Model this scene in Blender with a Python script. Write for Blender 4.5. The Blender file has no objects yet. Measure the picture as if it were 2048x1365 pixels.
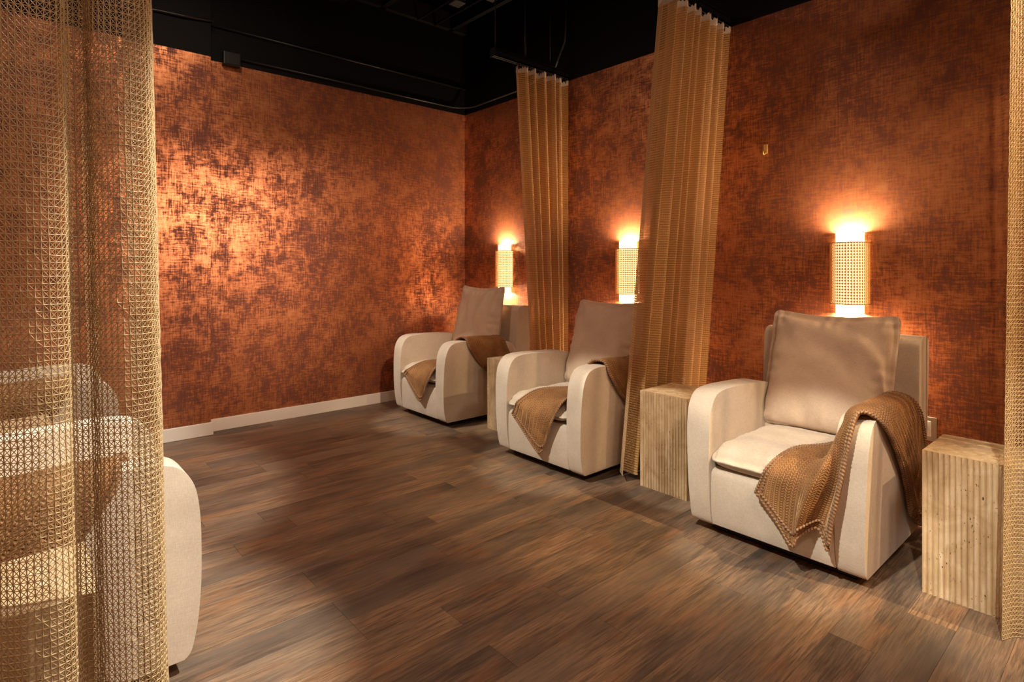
import bpy, bmesh, math, random
import numpy as np
from mathutils import Vector, Matrix

random.seed(7)
rng = np.random.default_rng(7)
scene = bpy.context.scene
C = scene.collection
R = math.radians

# ------------------------------------------------------------------ camera
cam_d = bpy.data.cameras.new('camera')
cam = bpy.data.objects.new('camera', cam_d); C.objects.link(cam)
cam_d.sensor_width = 36.0
cam_d.lens = 1150.0 / 2048.0 * 36.0
cam_d.shift_y = -(682.5 - 536.0) / 2048.0
cam_d.clip_start = 0.02
cam.location = (0, 0, 1.3)
cam.rotation_euler = (R(90), 0, R(48.634 - 90.0))
scene.camera = cam

# ------------------------------------------------------------------ world, exposure
w = bpy.data.worlds.new('world'); scene.world = w; w.use_nodes = True
w.node_tree.nodes['Background'].inputs[0].default_value = (0.02, 0.015, 0.01, 1)
w.node_tree.nodes['Background'].inputs[1].default_value = 0.3
scene.view_settings.view_transform = 'Standard'
scene.view_settings.look = 'None'
scene.view_settings.gamma = 1.0
scene.view_settings.use_curve_mapping = False
scene.view_settings.exposure = 0.0

# ------------------------------------------------------------------ ceiling spots (track heads are out of frame) and added fill
def aim(o, target):
    o.rotation_euler = (Vector(target) - o.location).to_track_quat('-Z', 'Y').to_euler()
def spot(name, loc, target, watts, cone, blend=0.25, col=(1.0, 0.80, 0.58), rad=0.03):
    d = bpy.data.lights.new(name, 'SPOT'); d.energy = watts; d.color = col
    d.spot_size = R(cone); d.spot_blend = blend; d.shadow_soft_size = rad
    o = bpy.data.objects.new(name, d); C.objects.link(o); o.location = loc; aim(o, target)
    return o
WARM = (1.0, 0.98, 0.89); PINK = (1.0, 0.74, 0.57); GOLD = (1.0, 0.72, 0.40)
# right-hand row: one narrow head across the aisle for each bay, aimed low
spot('ceiling_spot', (-0.10, -0.35, 3.2), (2.66, -0.02, 0.32), 580, 21, 0.45, WARM)
spot('ceiling_spot', (-0.10, 1.00, 3.2), (2.68, 1.15, 0.26), 640, 18, 0.45, WARM)
spot('ceiling_spot', (-0.10, 2.62, 3.2), (2.70, 2.66, 0.26), 500, 18, 0.45, WARM)
spot('ceiling_spot', (0.05, 4.40, 3.2), (2.76, 4.16, 0.26), 380, 18, 0.45, WARM)
# a tighter head on each side table
spot('ceiling_spot', (0.20, 2.75, 3.3), (2.84, 1.92, 0.27), 440, 9.5, 0.2, WARM)
spot('ceiling_spot', (0.40, 3.55, 3.3), (2.93, 3.46, 0.27), 200, 9.5, 0.2, WARM)
# left-hand row
spot('ceiling_spot', (1.90, 0.85, 3.55), (0.10, 2.15, 0.40), 1050, 30, 0.5, WARM)
spot('ceiling_spot', (1.30, 2.60, 3.55), (0.15, 3.8, 0.45), 420, 44, 0.4, WARM)
# wall washer on the far wall
spot('ceiling_spot', (2.05, 0.95, 2.15), (1.22, 4.95, 1.20), 350, 38, 1.0, (1.0, 0.70, 0.55))
spot('ceiling_spot', (2.05, 1.5, 2.85), (2.35, 4.95, 1.15), 300, 44, 1.0, PINK)  # second washer, added only to brighten the middle of the wall
# head beyond the nearest curtain of the right row
spot('ceiling_spot', (2.85, -1.5, 3.4), (3.20, 0.75, 1.15), 720, 44, 0.4, GOLD)
# added fill discs under the ceiling, standing for no known fixture
def area(name, loc, size, watts, col=PINK):
    d = bpy.data.lights.new(name, 'AREA'); d.shape = 'DISK'; d.size = size; d.energy = watts; d.color = col
    o = bpy.data.objects.new(name, d); C.objects.link(o); o.location = loc
    return o
area('added_fill', (1.7, -0.9, 3.6), 0.5, 50)
area('added_fill', (0.2, -1.2, 3.6), 0.5, 55)  # added to brighten the front of the left curtain
area('added_fill', (0.9, 3.6, 3.6), 0.5, 28)

# ------------------------------------------------------------------ node helpers / materials
class NT:
    def __init__(s, name):
        s.m = bpy.data.materials.new(name); s.m.use_nodes = True
        s.t = s.m.node_tree; s.t.nodes.clear()
        s.out = s.t.nodes.new('ShaderNodeOutputMaterial')
    def n(s, kind, **kw):
        nd = s.t.nodes.new(kind)
        for k, v in kw.items(): setattr(nd, k, v)
        return nd
    def l(s, a, b): s.t.links.new(a, b)
    def val(s, sock, v):
        if hasattr(v, 'is_linked') or isinstance(v, bpy.types.NodeSocket): s.l(v, sock)
        else: sock.default_value = v
    def math(s, op, a, b=None, c=None, clamp=False):
        nd = s.n('ShaderNodeMath', operation=op, use_clamp=clamp)
        s.val(nd.inputs[0], a)
        if b is not None: s.val(nd.inputs[1], b)
        if c is not None: s.val(nd.inputs[2], c)
        return nd.outputs[0]
    def noise(s, vec, scale, detail=4.0, rough=0.55, dist=0.0):
        nd = s.n('ShaderNodeTexNoise'); s.l(vec, nd.inputs['Vector'])
        nd.inputs['Scale'].default_value = scale; nd.inputs['Detail'].default_value = detail
        nd.inputs['Roughness'].default_value = rough; nd.inputs['Distortion'].default_value = dist
        return nd.outputs['Fac']
    def scale(s, vec, sc, loc=(0, 0, 0)):
        nd = s.n('ShaderNodeMapping'); s.l(vec, nd.inputs['Vector'])
        nd.inputs['Scale'].default_value = sc; nd.inputs['Location'].default_value = loc
        return nd.outputs['Vector']
    def ramp(s, fac, stops):
        nd = s.n('ShaderNodeValToRGB'); s.l(fac, nd.inputs['Fac'])
        els = nd.color_ramp.elements
        while len(els) < len(stops): els.new(0.5)
        for e, (p, c) in zip(els, stops):
            e.position = p; e.color = (c[0], c[1], c[2], 1) if not isinstance(c, (int, float)) else (c, c, c, 1)
        return nd.outputs['Color']
    def mix(s, fac, a, b, mode='MIX'):
        nd = s.n('ShaderNodeMix', data_type='RGBA', blend_type=mode)
        s.val(nd.inputs[0], fac)
        for i, v in ((6, a), (7, b)):
            if isinstance(v, bpy.types.NodeSocket): s.l(v, nd.inputs[i])
            else: nd.inputs[i].default_value = (v[0], v[1], v[2], 1)
        return nd.outputs[2]
    def bsdf(s, **kw):
        b = s.n('ShaderNodeBsdfPrincipled')
        for k, v in kw.items():
            sock = b.inputs[k]
            if isinstance(v, bpy.types.NodeSocket): s.l(v, sock)
            elif isinstance(v, (tuple, list)) and len(v) == 3: sock.default_value = (v[0], v[1], v[2], 1)
            else: sock.default_value = v
        return b
    def bump(s, h, strength, dist, bs):
        nd = s.n('ShaderNodeBump'); nd.inputs['Strength'].default_value = strength
        nd.inputs['Distance'].default_value = dist
        s.l(h, nd.inputs['Height']); s.l(nd.outputs[0], bs.inputs['Normal'])
    def end(s, b):
        s.l(b.outputs[0] if not isinstance(b, bpy.types.NodeSocket) else b, s.out.inputs['Surface']); return s.m
    def coord(s, which='Object'):
        return s.n('ShaderNodeTexCoord').outputs[which]
    def pos(s): return s.n('ShaderNodeNewGeometry').outputs['Position']
    def sep(s, v):
        nd = s.n('ShaderNodeSeparateXYZ'); s.l(v, nd.inputs[0]); return nd.outputs
    def comb(s, x=0.0, y=0.0, z=0.0):
        nd = s.n('ShaderNodeCombineXYZ')
        for i, v in enumerate((x, y, z)): s.val(nd.inputs[i], v)
        return nd.outputs[0]

def plain(name, col, rough=0.5, metal=0.0, **kw):
    t = NT(name); return t.end(t.bsdf(**{'Base Color': col, 'Roughness': rough, 'Metallic': metal, **kw}))

def m_wallpaper():
    t = NT('wallpaper'); p = t.sep(t.pos())
    u = t.math('ADD', p[0], p[1]); uv = t.comb(u, p[2], 0.0)
    blot = t.noise(t.scale(uv, (5.5, 4.2, 1)), 1.0, 10, 0.80, 0.15)
    hs = t.noise(t.scale(uv, (11, 90, 1)), 1.0, 7, 0.72)
    vs = t.noise(t.scale(uv, (110, 8, 1)), 1.0, 7, 0.72)
    big = t.noise(t.scale(uv, (2.2, 0.9, 1)), 1.0, 2, 0.5)
    m = t.math('MULTIPLY', t.math('SUBTRACT', blot, 0.5), 0.85)
    m = t.math('ADD', m, t.math('MULTIPLY', t.math('SUBTRACT', hs, 0.5), 0.62))
    m = t.math('ADD', m, t.math('MULTIPLY', t.math('SUBTRACT', vs, 0.5), 0.55))
    m = t.math('ADD', m, t.math('MULTIPLY', t.math('SUBTRACT', big, 0.5), 0.24))
    m = t.math('ADD', m, 0.5)
    mask = t.ramp(m, [(0.435, 0.0), (0.475, 0.55), (0.56, 1.0)])
    col = t.ramp(m, [(0.38, (0.135, 0.042, 0.023)), (0.46, (0.205, 0.064, 0.031)), (0.53, (0.45, 0.158, 0.060)), (0.66, (0.64, 0.275, 0.125))])
    rough = t.math('MULTIPLY_ADD', mask, -0.24, 0.62)
    b = t.bsdf(**{'Base Color': col, 'Roughness': rough, 'Metallic': t.math('MULTIPLY', mask, 0.70), 'Specular IOR Level': 0.3})
    t.bump(m, 0.25, 0.002, b)
    return t.end(b)

def m_linen(name, col, dark):
    t = NT(name); o = t.coord('Object')
    n1 = t.noise(o, 9, 3, 0.5); n2 = t.noise(t.scale(o, (420, 420, 60)), 1.0, 2, 0.6); n3 = t.noise(t.scale(o, (60, 60, 420)), 1.0, 2, 0.6)
    wv = t.math('MULTIPLY', t.math('ADD', n2, n3), 0.5)
    f = t.math('MULTIPLY_ADD', n1, 0.35, t.math('MULTIPLY', wv, 0.75))
    c = t.ramp(f, [(0.35, dark), (0.68, col)])
    b = t.bsdf(**{'Base Color': c, 'Roughness': 0.92, 'Sheen Weight': 0.25, 'Sheen Roughness': 0.5, 'Specular IOR Level': 0.2})
    t.bump(wv, 0.25, 0.002, b)
    return t.end(b)

def m_wood():
    t = NT('plank_wood'); o = t.coord('Object')
    inf = t.n('ShaderNodeObjectInfo'); rnd = inf.outputs['Random']
    off = t.comb(t.math('MULTIPLY', rnd, 37.0), t.math('MULTIPLY', rnd, 91.0), 0.0)
    va = t.n('ShaderNodeVectorMath', operation='ADD'); t.l(o, va.inputs[0]); t.l(off, va.inputs[1]); v = va.outputs[0]
    g1 = t.noise(t.scale(v, (2.2, 30, 1)), 1.0, 5, 0.6, 0.4)
    g2 = t.noise(t.scale(v, (9, 210, 1)), 1.0, 3, 0.6)
    g3 = t.noise(t.scale(v, (1.6, 5, 1)), 1.0, 3, 0.55)
    tone = t.math('ADD', t.math('MULTIPLY', g3, 0.80), t.math('MULTIPLY', rnd, 0.17))
    tone = t.math('ADD', tone, t.math('MULTIPLY', g1, 0.30))
    tone = t.math('SUBTRACT', tone, 0.115)
    c = t.ramp(tone, [(0.30, (0.062, 0.048, 0.038)), (0.45, (0.165, 0.110, 0.072)), (0.58, (0.285, 0.175, 0.100)), (0.74, (0.38, 0.235, 0.130))])
    g4 = t.noise(t.scale(v, (5, 75, 1), (2, 7, 0)), 1.0, 6, 0.72)
    c = t.mix(t.math('MULTIPLY', t.ramp(g4, [(0.40, 1.0), (0.54, 0.0)]), 0.55), c, (0.045, 0.030, 0.022))
    c = t.mix(t.math('MULTIPLY', t.ramp(g2, [(0.36, 1.0), (0.56, 0.0)]), 0.5), c, (0.03, 0.018, 0.012))
    rust = t.ramp(t.noise(t.scale(v, (3.5, 12, 1), (5, 3, 0)), 1.0, 4, 0.6), [(0.52, 0.0), (0.74, 1.0)])
    c = t.mix(t.math('MULTIPLY', rust, 0.45), c, (0.30, 0.115, 0.038))
    c = t.mix(t.ramp(t.noise(t.scale(v, (1.1, 4, 1), (9, 1, 0)), 1.0, 2, 0.5), [(0.45, 0.0), (0.65, 0.55)]), c, (0.150, 0.118, 0.088))
    b = t.bsdf(**{'Base Color': c, 'Roughness': t.math('MULTIPLY_ADD', g2, 0.22, 0.36), 'Specular IOR Level': 0.4})
    t.bump(t.math('ADD', g2, g1), 0.18, 0.002, b)
    return t.end(b)

def m_travertine():
    t = NT('travertine'); o = t.coord('Object')
    inf = t.n('ShaderNodeObjectInfo'); off = t.math('MULTIPLY', inf.outputs['Random'], 31.0)
    va = t.n('ShaderNodeVectorMath', operation='ADD'); t.l(o, va.inputs[0]); t.l(t.comb(off, off, off), va.inputs[1]); v = va.outputs[0]
    a = t.noise(t.scale(v, (30, 30, 3.0)), 1.0, 5, 0.6, 0.6)
    b2 = t.noise(v, 9, 5, 0.6, 1.2)
    f = t.math('ADD', t.math('MULTIPLY', a, 0.6), t.math('MULTIPLY', b2, 0.4))
    c = t.ramp(f, [(0.34, (0.40, 0.255, 0.120)), (0.50, (0.58, 0.405, 0.220)), (0.66, (0.76, 0.60, 0.395))])
    pit = t.math('MULTIPLY', t.ramp(t.noise(t.scale(v, (150, 150, 75)), 1.0, 2, 0.5), [(0.66, 0.0), (0.70, 1.0)]),
                 t.ramp(t.noise(v, 14, 2, 0.5), [(0.48, 0.0), (0.58, 1.0)]))
    c = t.mix(pit, c, (0.06, 0.04, 0.02))
    b = t.bsdf(**{'Base Color': c, 'Roughness': 0.55, 'Specular IOR Level': 0.35})
    t.bump(t.math('SUBTRACT', f, pit), 0.3, 0.003, b)
    return t.end(b)

def m_thread(name, col, tl=0.2):
    t = NT(name)
    d = t.n('ShaderNodeBsdfPrincipled'); d.inputs['Base Color'].default_value = (*col, 1)
    d.inputs['Roughness'].default_value = 0.42; d.inputs['Sheen Weight'].default_value = 0.3
    d.inputs['Specular IOR Level'].default_value = 0.6
    tr = t.n('ShaderNodeBsdfTranslucent'); tr.inputs[0].default_value = (*col, 1)
    mx = t.n('ShaderNodeMixShader'); mx.inputs[0].default_value = tl
    t.l(d.outputs[0], mx.inputs[1]); t.l(tr.outputs[0], mx.inputs[2])
    return t.end(mx)

def m_weave():
    """net cloth: UV in cells; uprights, rungs and crossed diagonals, open between"""
    t = NT('net_cloth'); uv = t.sep(t.coord('UV'))
    fu = t.math('FRACT', uv[0]); fv = t.math('FRACT', uv[1])
    au = t.math('ABSOLUTE', t.math('SUBTRACT', fu, 0.5)); av = t.math('ABSOLUTE', t.math('SUBTRACT', fv, 0.5))
    vert = t.math('GREATER_THAN', au, 0.38); hor = t.math('GREATER_THAN', av, 0.37)
    d1 = t.math('LESS_THAN', t.math('ABSOLUTE', t.math('SUBTRACT', fu, fv)), 0.13)
    d2 = t.math('LESS_THAN', t.math('ABSOLUTE', t.math('SUBTRACT', t.math('ADD', fu, fv), 1.0)), 0.13)
    solid = t.math('MAXIMUM', t.math('MAXIMUM', vert, hor), t.math('MAXIMUM', d1, d2))
    c = t.mix(hor, (0.40, 0.205, 0.060), (0.64, 0.375, 0.13))
    b = t.bsdf(**{'Base Color': c, 'Roughness': 0.5, 'Sheen Weight': 0.3})
    h = t.math('ADD', t.math('MULTIPLY', av, 1.2), t.math('MULTIPLY', au, 0.8))
    t.bump(h, 0.5, 0.004, b)
    tl = t.n('ShaderNodeBsdfTranslucent'); t.l(c, tl.inputs[0])
    m1 = t.n('ShaderNodeMixShader'); m1.inputs[0].default_value = 0.16; t.l(b.outputs[0], m1.inputs[1]); t.l(tl.outputs[0], m1.inputs[2])
    tp = t.n('ShaderNodeBsdfTransparent'); m2 = t.n('ShaderNodeMixShader')
    t.l(solid, m2.inputs[0]); t.l(tp.outputs[0], m2.inputs[1]); t.l(m1.outputs[0], m2.inputs[2])
    return t.end(m2)

def m_blanket():
    t = NT('plush_blanket'); uv = t.sep(t.coord('UV'))
    o = t.coord('Object')
    cells = t.math('MULTIPLY', uv[0], 56.0); rows = t.math('MULTIPLY', uv[1], 76.0)
    zig = t.math('PINGPONG', cells, 1.0)
    r2 = t.math('ADD', rows, t.math('MULTIPLY', zig, 0.9))
    w1 = t.math('PINGPONG', r2, 0.5); seam = t.math('PINGPONG', cells, 0.5)
    groove = t.math('MULTIPLY', t.math('SMOOTH_MIN', t.math('MULTIPLY', w1, 2.6), t.math('MULTIPLY', seam, 4.0), 0.3), 1.0, clamp=True)
    n = t.noise(o, 7, 3, 0.6); f = t.noise(t.scale(o, (300, 300, 300)), 1.0, 2, 0.6)
    c = t.ramp(t.math('ADD', t.math('MULTIPLY', groove, 0.3), t.math('MULTIPLY', n, 0.72)), [(0.22, (0.085, 0.030, 0.007)), (0.45, (0.225, 0.095, 0.026)), (0.75, (0.45, 0.22, 0.072))])
    b = t.bsdf(**{'Base Color': c, 'Roughness': 0.7, 'Sheen Weight': 0.35, 'Sheen Roughness': 0.35, 'Sheen Tint': (1.0, 0.62, 0.32)})
    t.bump(t.math('ADD', groove, t.math('MULTIPLY', f, 0.25)), 0.55, 0.005, b)
    return t.end(b)

def m_hem():
    t = NT('braided_hem'); uv = t.sep(t.coord('UV'))
    k = t.math('PINGPONG', t.math('ADD', t.math('MULTIPLY', uv[1], 70.0), t.math('MULTIPLY', uv[0], 1.0)), 0.5)
    c = t.ramp(k, [(0.05, (0.11, 0.045, 0.015)), (0.35, (0.36, 0.19, 0.08))])
    b = t.bsdf(**{'Base Color': c, 'Roughness': 0.8, 'Sheen Weight': 0.1})
    t.bump(k, 0.4, 0.004, b)
    return t.end(b)

def m_glow():
    t = NT('lamp_diffuser'); e = t.n('ShaderNodeEmission')
    e.inputs[0].default_value = (1.0, 0.58, 0.24, 1); e.inputs[1].default_value = 11.0
    return t.end(e)

def m_liner():
    t = NT('lamp_liner'); e = t.n('ShaderNodeEmission')
    e.inputs[0].default_value = (1.0, 0.64, 0.27, 1); e.inputs[1].default_value = 7.5
    return t.end(e)

M = {
    'wallpaper': m_wallpaper(),
    'black': plain('black_paint', (0.0022, 0.0022, 0.0026), 0.7, 0.0, **{'Specular IOR Level': 0.15}),
    'ceil': plain('black_ceiling_paint', (0.0015, 0.0015, 0.0015), 0.9, 0.0, **{'Specular IOR Level': 0.1}),
    'conduit': plain('black_painted_pipe', (0.010, 0.009, 0.008), 0.4, 0.0, **{'Specular IOR Level': 0.35}),
    'rail': plain('black_rail', (0.004, 0.004, 0.0045), 0.4, 0.0, **{'Specular IOR Level': 0.3}),
    'base_white': plain('baseboard_paint', (0.80, 0.74, 0.63), 0.45),
    'linen': m_linen('linen', (0.66, 0.55, 0.42), (0.48, 0.385, 0.28)),
    'linen_warm_fill': m_linen('linen_cushion_warm_fill', (0.66, 0.49, 0.345), (0.48, 0.345, 0.235)),  # back cushion: warm fill light put into the linen colour
    'deck': plain('seat_deck_cloth_shaded', (0.20, 0.135, 0.085), 0.9),  # dark deck cloth, with the shade of the gap in its brown
    'black_plastic': plain('black_plastic', (0.006, 0.005, 0.005), 0.5),
    'wood': m_wood(),
    'travertine': m_travertine(),
    'thread': m_thread('curtain_thread', (0.52, 0.335, 0.135)),
    'thread_light': m_thread('curtain_rung_thread', (0.64, 0.455, 0.225)),
    'weave': m_weave(),
    'tape': plain('header_tape', (0.62, 0.52, 0.42), 0.7),
    'blanket': m_blanket(), 'hem': m_hem(),
    'brass': plain('brass', (0.85, 0.58, 0.18), 0.3, 0.55),
    'steel': plain('brushed_steel', (0.42, 0.38, 0.33), 0.35, 1.0),
    'socket': plain('white_socket', (0.72, 0.66, 0.58), 0.4),
    'plug': plain('black_plug', (0.012, 0.011, 0.011), 0.4),
    'glow': m_glow(),
    'cane': m_thread('cane', (0.72, 0.38, 0.10), 0.3),
    'liner': m_liner(),
    'rim': plain('cane_rim', (0.55, 0.33, 0.13), 0.5),
    'grey_metal': plain('grey_metal', (0.022, 0.022, 0.021), 0.6),
}

# ------------------------------------------------------------------ mesh helpers
def me_from(name, verts, faces, uvs=None, smooth=False):
    me = bpy.data.meshes.new(name)
    me.from_pydata([tuple(map(float, v)) for v in verts], [], [tuple(int(i) for i in f) for f in faces])
    if uvs is not None:
        ul = me.uv_layers.new(name='UVMap'); li = np.empty(len(me.loops), dtype=np.int32)
        me.loops.foreach_get('vertex_index', li)
        ul.data.foreach_set('uv', np.asarray(uvs, dtype=np.float32)[li].ravel())
    if smooth: me.polygons.foreach_set('use_smooth', np.ones(len(me.polygons), dtype=bool))
    me.update(); return me
def me_fast(name, V, F, smooth=False):
    """numpy quads to mesh"""
    me = bpy.data.meshes.new(name); n = len(F)
    me.vertices.add(len(V)); me.vertices.foreach_set('co', V.astype(np.float32).ravel())
    me.loops.add(n * 4); me.loops.foreach_set('vertex_index', F.astype(np.int32).ravel())
    me.polygons.add(n); me.polygons.foreach_set('loop_start', np.arange(0, n * 4, 4, dtype=np.int32))
    if smooth: me.polygons.foreach_set('use_smooth', np.ones(n, dtype=bool))
    me.update(calc_edges=True); return me
def ob(name, me, mat, parent=None):
    if isinstance(me, bmesh.types.BMesh):
        b = me; me = bpy.data.meshes.new(name); b.normal_update(); b.to_mesh(me); b.free()
    o = bpy.data.objects.new(name, me); C.objects.link(o)
    if mat is not None and not me.materials: me.materials.append(mat)
    if parent is not None: o.parent = parent
    return o
def tag(o, label, cat, group=None):
    o['label'] = label; o['category'] = cat
    if group: o['group'] = group
    return o
def struct(name, me, mat, parent=None):
    o = ob(name, me, mat, parent)
    if parent is None: o['kind'] = 'structure'
    return o
def empty(name, loc, rz=0.0):
    o = bpy.data.objects.new(name, None); C.objects.link(o); o.location = loc; o.rotation_euler = (0, 0, rz); o.empty_display_size = 0.1
    return o
def smooth(bm):
    for f in bm.faces: f.smooth = True
    return bm
def bm_box(lo, hi, bev=0.0, seg=2, sm=False):
    bm = bmesh.new(); bmesh.ops.create_cube(bm, size=1.0)
    for v in bm.verts:
        v.co = Vector([lo[i] + (v.co[i] + 0.5) * (hi[i] - lo[i]) for i in range(3)])
    if bev > 0:
        bmesh.ops.bevel(bm, geom=bm.edges[:], offset=bev, segments=seg, profile=0.5, affect='EDGES', clamp_overlap=True)
    if sm: smooth(bm)
    return bm
def add_box(bm, lo, hi):
    t = bm_box(lo, hi); me = bpy.data.meshes.new('tmp'); t.to_mesh(me); t.free(); bm.from_mesh(me); bpy.data.meshes.remove(me)
def bm_tube(path, r, n=8, cap=True):
    """tube along a list of points"""
    bm = bmesh.new(); P = [Vector(p) for p in path]; rings = []
    up = Vector((0, 0, 1))
    for i, p in enumerate(P):
        d = (P[min(i + 1, len(P) - 1)] - P[max(i - 1, 0)]).normalized()
        a = d.cross(up)
        if a.length < 1e-3: a = d.cross(Vector((1, 0, 0)))
        a.normalize(); b = d.cross(a)
        rr = r[i] if isinstance(r, (list, tuple)) else r
        rings.append([bm.verts.new(p + a * (rr * math.cos(2 * math.pi * k / n)) + b * (rr * math.sin(2 * math.pi * k / n))) for k in range(n)])
    for A, B in zip(rings, rings[1:]):
        for k in range(n): f = bm.faces.new((A[k], A[(k + 1) % n], B[(k + 1) % n], B[k])); f.smooth = True
    if cap: bm.faces.new(rings[0][::-1]); bm.faces.new(rings[-1])
    bmesh.ops.recalc_face_normals(bm, faces=bm.faces[:])
    return bm
def catmull(P, n, closed=False):
    P = np.asarray(P, float); m = len(P); out = []
    segs = m if closed else m - 1
    for i in range(n):
        t = i * segs / (n if closed else n - 1); k = min(int(t), segs - 1); f = t - k
        g = lambda j: P[j % m] if closed else (P[j] if 0 <= j < m else (2 * P[0] - P[1] if j < 0 else 2 * P[-1] - P[-2]))
        p0, p1, p2, p3 = g(k - 1), g(k), g(k + 1), g(k + 2)
        out.append(0.5 * ((2 * p1) + (p2 - p0) * f + (2 * p0 - 5 * p1 + 4 * p2 - p3) * f * f + (3 * p1 - p0 - 3 * p2 + p3) * f ** 3))
    return np.array(out)
def bm_profile(outline, y0, y1, bev, seg=4, bulge=0.0):
    """closed (x,z) outline drawn out from y0 to y1, both rims rounded"""
    bm = bmesh.new()
    A = [bm.verts.new((x, y0, z)) for x, z in outline]; B = [bm.verts.new((x, y1, z)) for x, z in outline]
    n = len(A)
    fa = bm.faces.new(A); fb = bm.faces.new(B[::-1])
    for k in range(n): bm.faces.new((A[(k + 1) % n], A[k], B[k], B[(k + 1) % n]))
    bmesh.ops.recalc_face_normals(bm, faces=bm.faces[:])
    ed = [e for e in bm.edges if e in fa.edges or e in fb.edges] if False else list(set(fa.edges) | set(fb.edges))
    bmesh.ops.bevel(bm, geom=ed, offset=bev, segments=seg, profile=0.5, affect='EDGES', clamp_overlap=True)
    return smooth(bm)

def threads(G, kinds, rad):
    """3-sided strands along the cell edges of a grid of points G[i,j,3]; kinds from 'vhd'"""
    G = np.asarray(G); du = np.gradient(G, axis=0); dv = np.gradient(G, axis=1)
    N = np.cross(du, dv); N /= np.linalg.norm(N, axis=2, keepdims=True) + 1e-9
    Vs, Fs, base = [], [], 0
    def strand(P, Q, n, r):
        nonlocal base
        P = P.reshape(-1, 3); Q = Q.reshape(-1, 3); n = n.reshape(-1, 3)
        d = Q - P; d /= np.linalg.norm(d, axis=1, keepdims=True) + 1e-9
        b = np.cross(d, n); b /= np.linalg.norm(b, axis=1, keepdims=True) + 1e-9; n = np.cross(b, d)
        ring = [n * r * math.cos(a) + b * r * math.sin(a) for a in (0, 2.094, 4.189)]
        V = np.stack([P + ring[0], P + ring[1], P + ring[2], Q + ring[0], Q + ring[1], Q + ring[2]], axis=1).reshape(-1, 3)
        k = np.arange(len(P))[:, None] * 6 + base
        F = np.concatenate([k + np.array([[0, 1, 4, 3]]), k + np.array([[1, 2, 5, 4]]), k + np.array([[2, 0, 3, 5]])], axis=0)
        Vs.append(V); Fs.append(F); base += len(V)
    if 'v' in kinds: strand(G[:, :-1], G[:, 1:], N[:, :-1], rad['v'])
    if 'h' in kinds: strand(G[:-1], G[1:], N[:-1], rad['h'])
    if 'd' in kinds:
        strand(G[:-1, :-1], G[1:, 1:], N[:-1, :-1], rad['d']); strand(G[1:, :-1], G[:-1, 1:], N[1:, :-1], rad['d'])
    return np.concatenate(Vs), np.concatenate(Fs)

# ------------------------------------------------------------------ the room
XW, YW, YP, XP, ZT, ZC = 3.719, 4.997, 4.91, 1.199, 2.946, 3.80
XL, YF = -0.80, -2.4
T = 0.12
struct('wall_right', bm_box((XW, YF, 0), (XW + T, YW + T, ZT)), M['wallpaper'])
struct('wall_back', bm_box((XL - T, YW, 0), (XW, YW + T, ZT)), M['wallpaper'])
struct('wall_back_pier', bm_box((XL, YP, 0), (XP, YW, ZT)), M['wallpaper'])
struct('wall_left', bm_box((XL - T, YF, 0), (XL, YW, ZT)), M['wallpaper'])
struct('wall_front', bm_box((XL - T, YF - T, 0), (XW + T, YF, ZT)), M['wallpaper'])
struct('wall_right_upper', bm_box((XW, YF, ZT), (XW + T, YW + T, ZC + 0.5)), M['black'])
struct('wall_back_upper', bm_box((XL - T, YW, ZT), (XW, YW + T, ZC + 0.5)), M['black'])
struct('wall_back_pier_upper', bm_box((XL, YP, ZT), (XP, YW, ZC + 0.5)), M['black'])
struct('wall_left_upper', bm_box((XL - T, YF, ZT), (XL, YW, ZC + 0.5)), M['black'])
struct('wall_front_upper', bm_box((XL - T, YF - T, ZT), (XW + T, YF, ZC + 0.5)), M['black'])
ceil = struct('ceiling', bm_box((XL - T, YF - T, ZC + 0.5), (XW + T, YW + T, ZC + 0.6)), M['ceil'])
# black ceiling deck with joists running towards the far wall
for x in (0.15, 1.0, 1.85, 2.7, 3.5):
    struct('joist', bm_box((x, YF, ZC), (x + 0.05, YW, ZC + 0.5)), M['black'], ceil)
struct('ledger', bm_box((XL, YW - 0.05, ZC), (XW, YW, ZC + 0.18)), M['conduit'], ceil)
# baseboards
BH, BT = 0.099, 0.016
struct('baseboard_back', bm_box((XP, YW - BT, 0), (XW - BT, YW, BH), 0.003, 1), M['base_white'])
struct('baseboard_pier', bm_box((XL, YP - BT, 0), (XP + BT, YP, BH), 0.003, 1), M['base_white'])
struct('baseboard_pier_return', bm_box((XP, YP, 0), (XP + BT, YW - BT, BH), 0.003, 1), M['base_white'])
struct('baseboard_right', bm_box((XW - BT, YF, 0), (XW, YW, BH), 0.003, 1), M['base_white'])
# floor: slab with separate planks running along x
floor = struct('floor', bm_box((XL - T, YF - T, -0.10), (XW + T, YW + T, -0.004)), M['wood'])
PW = 0.1495
plank_me = {}
def plank_mesh(L):
    if L not in plank_me:
        bm = bm_box((-L / 2 + 0.0004, -PW / 2 + 0.0004, -0.006), (L / 2 - 0.0004, PW / 2 - 0.0004, 0.0), 0.0004, 1)
        me = bpy.data.meshes.new('plank'); bm.to_mesh(me); bm.free(); me.materials.append(M['wood']); plank_me[L] = me
    return plank_me[L]
y = 2.287 - 20 * PW - PW / 2
row = 0
while y < YW + PW / 2:
    x = XL - random.choice((0.1, 0.35, 0.6, 0.85, 1.1))
    while x < XW:
        L = random.choice((0.9, 1.2, 1.2, 1.2))
        o = bpy.data.objects.new('plank', plank_mesh(L)); C.objects.link(o); o.parent = floor
        o.location = (x + L / 2, y, 0.0); x += L
    y += PW; row += 1

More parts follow.
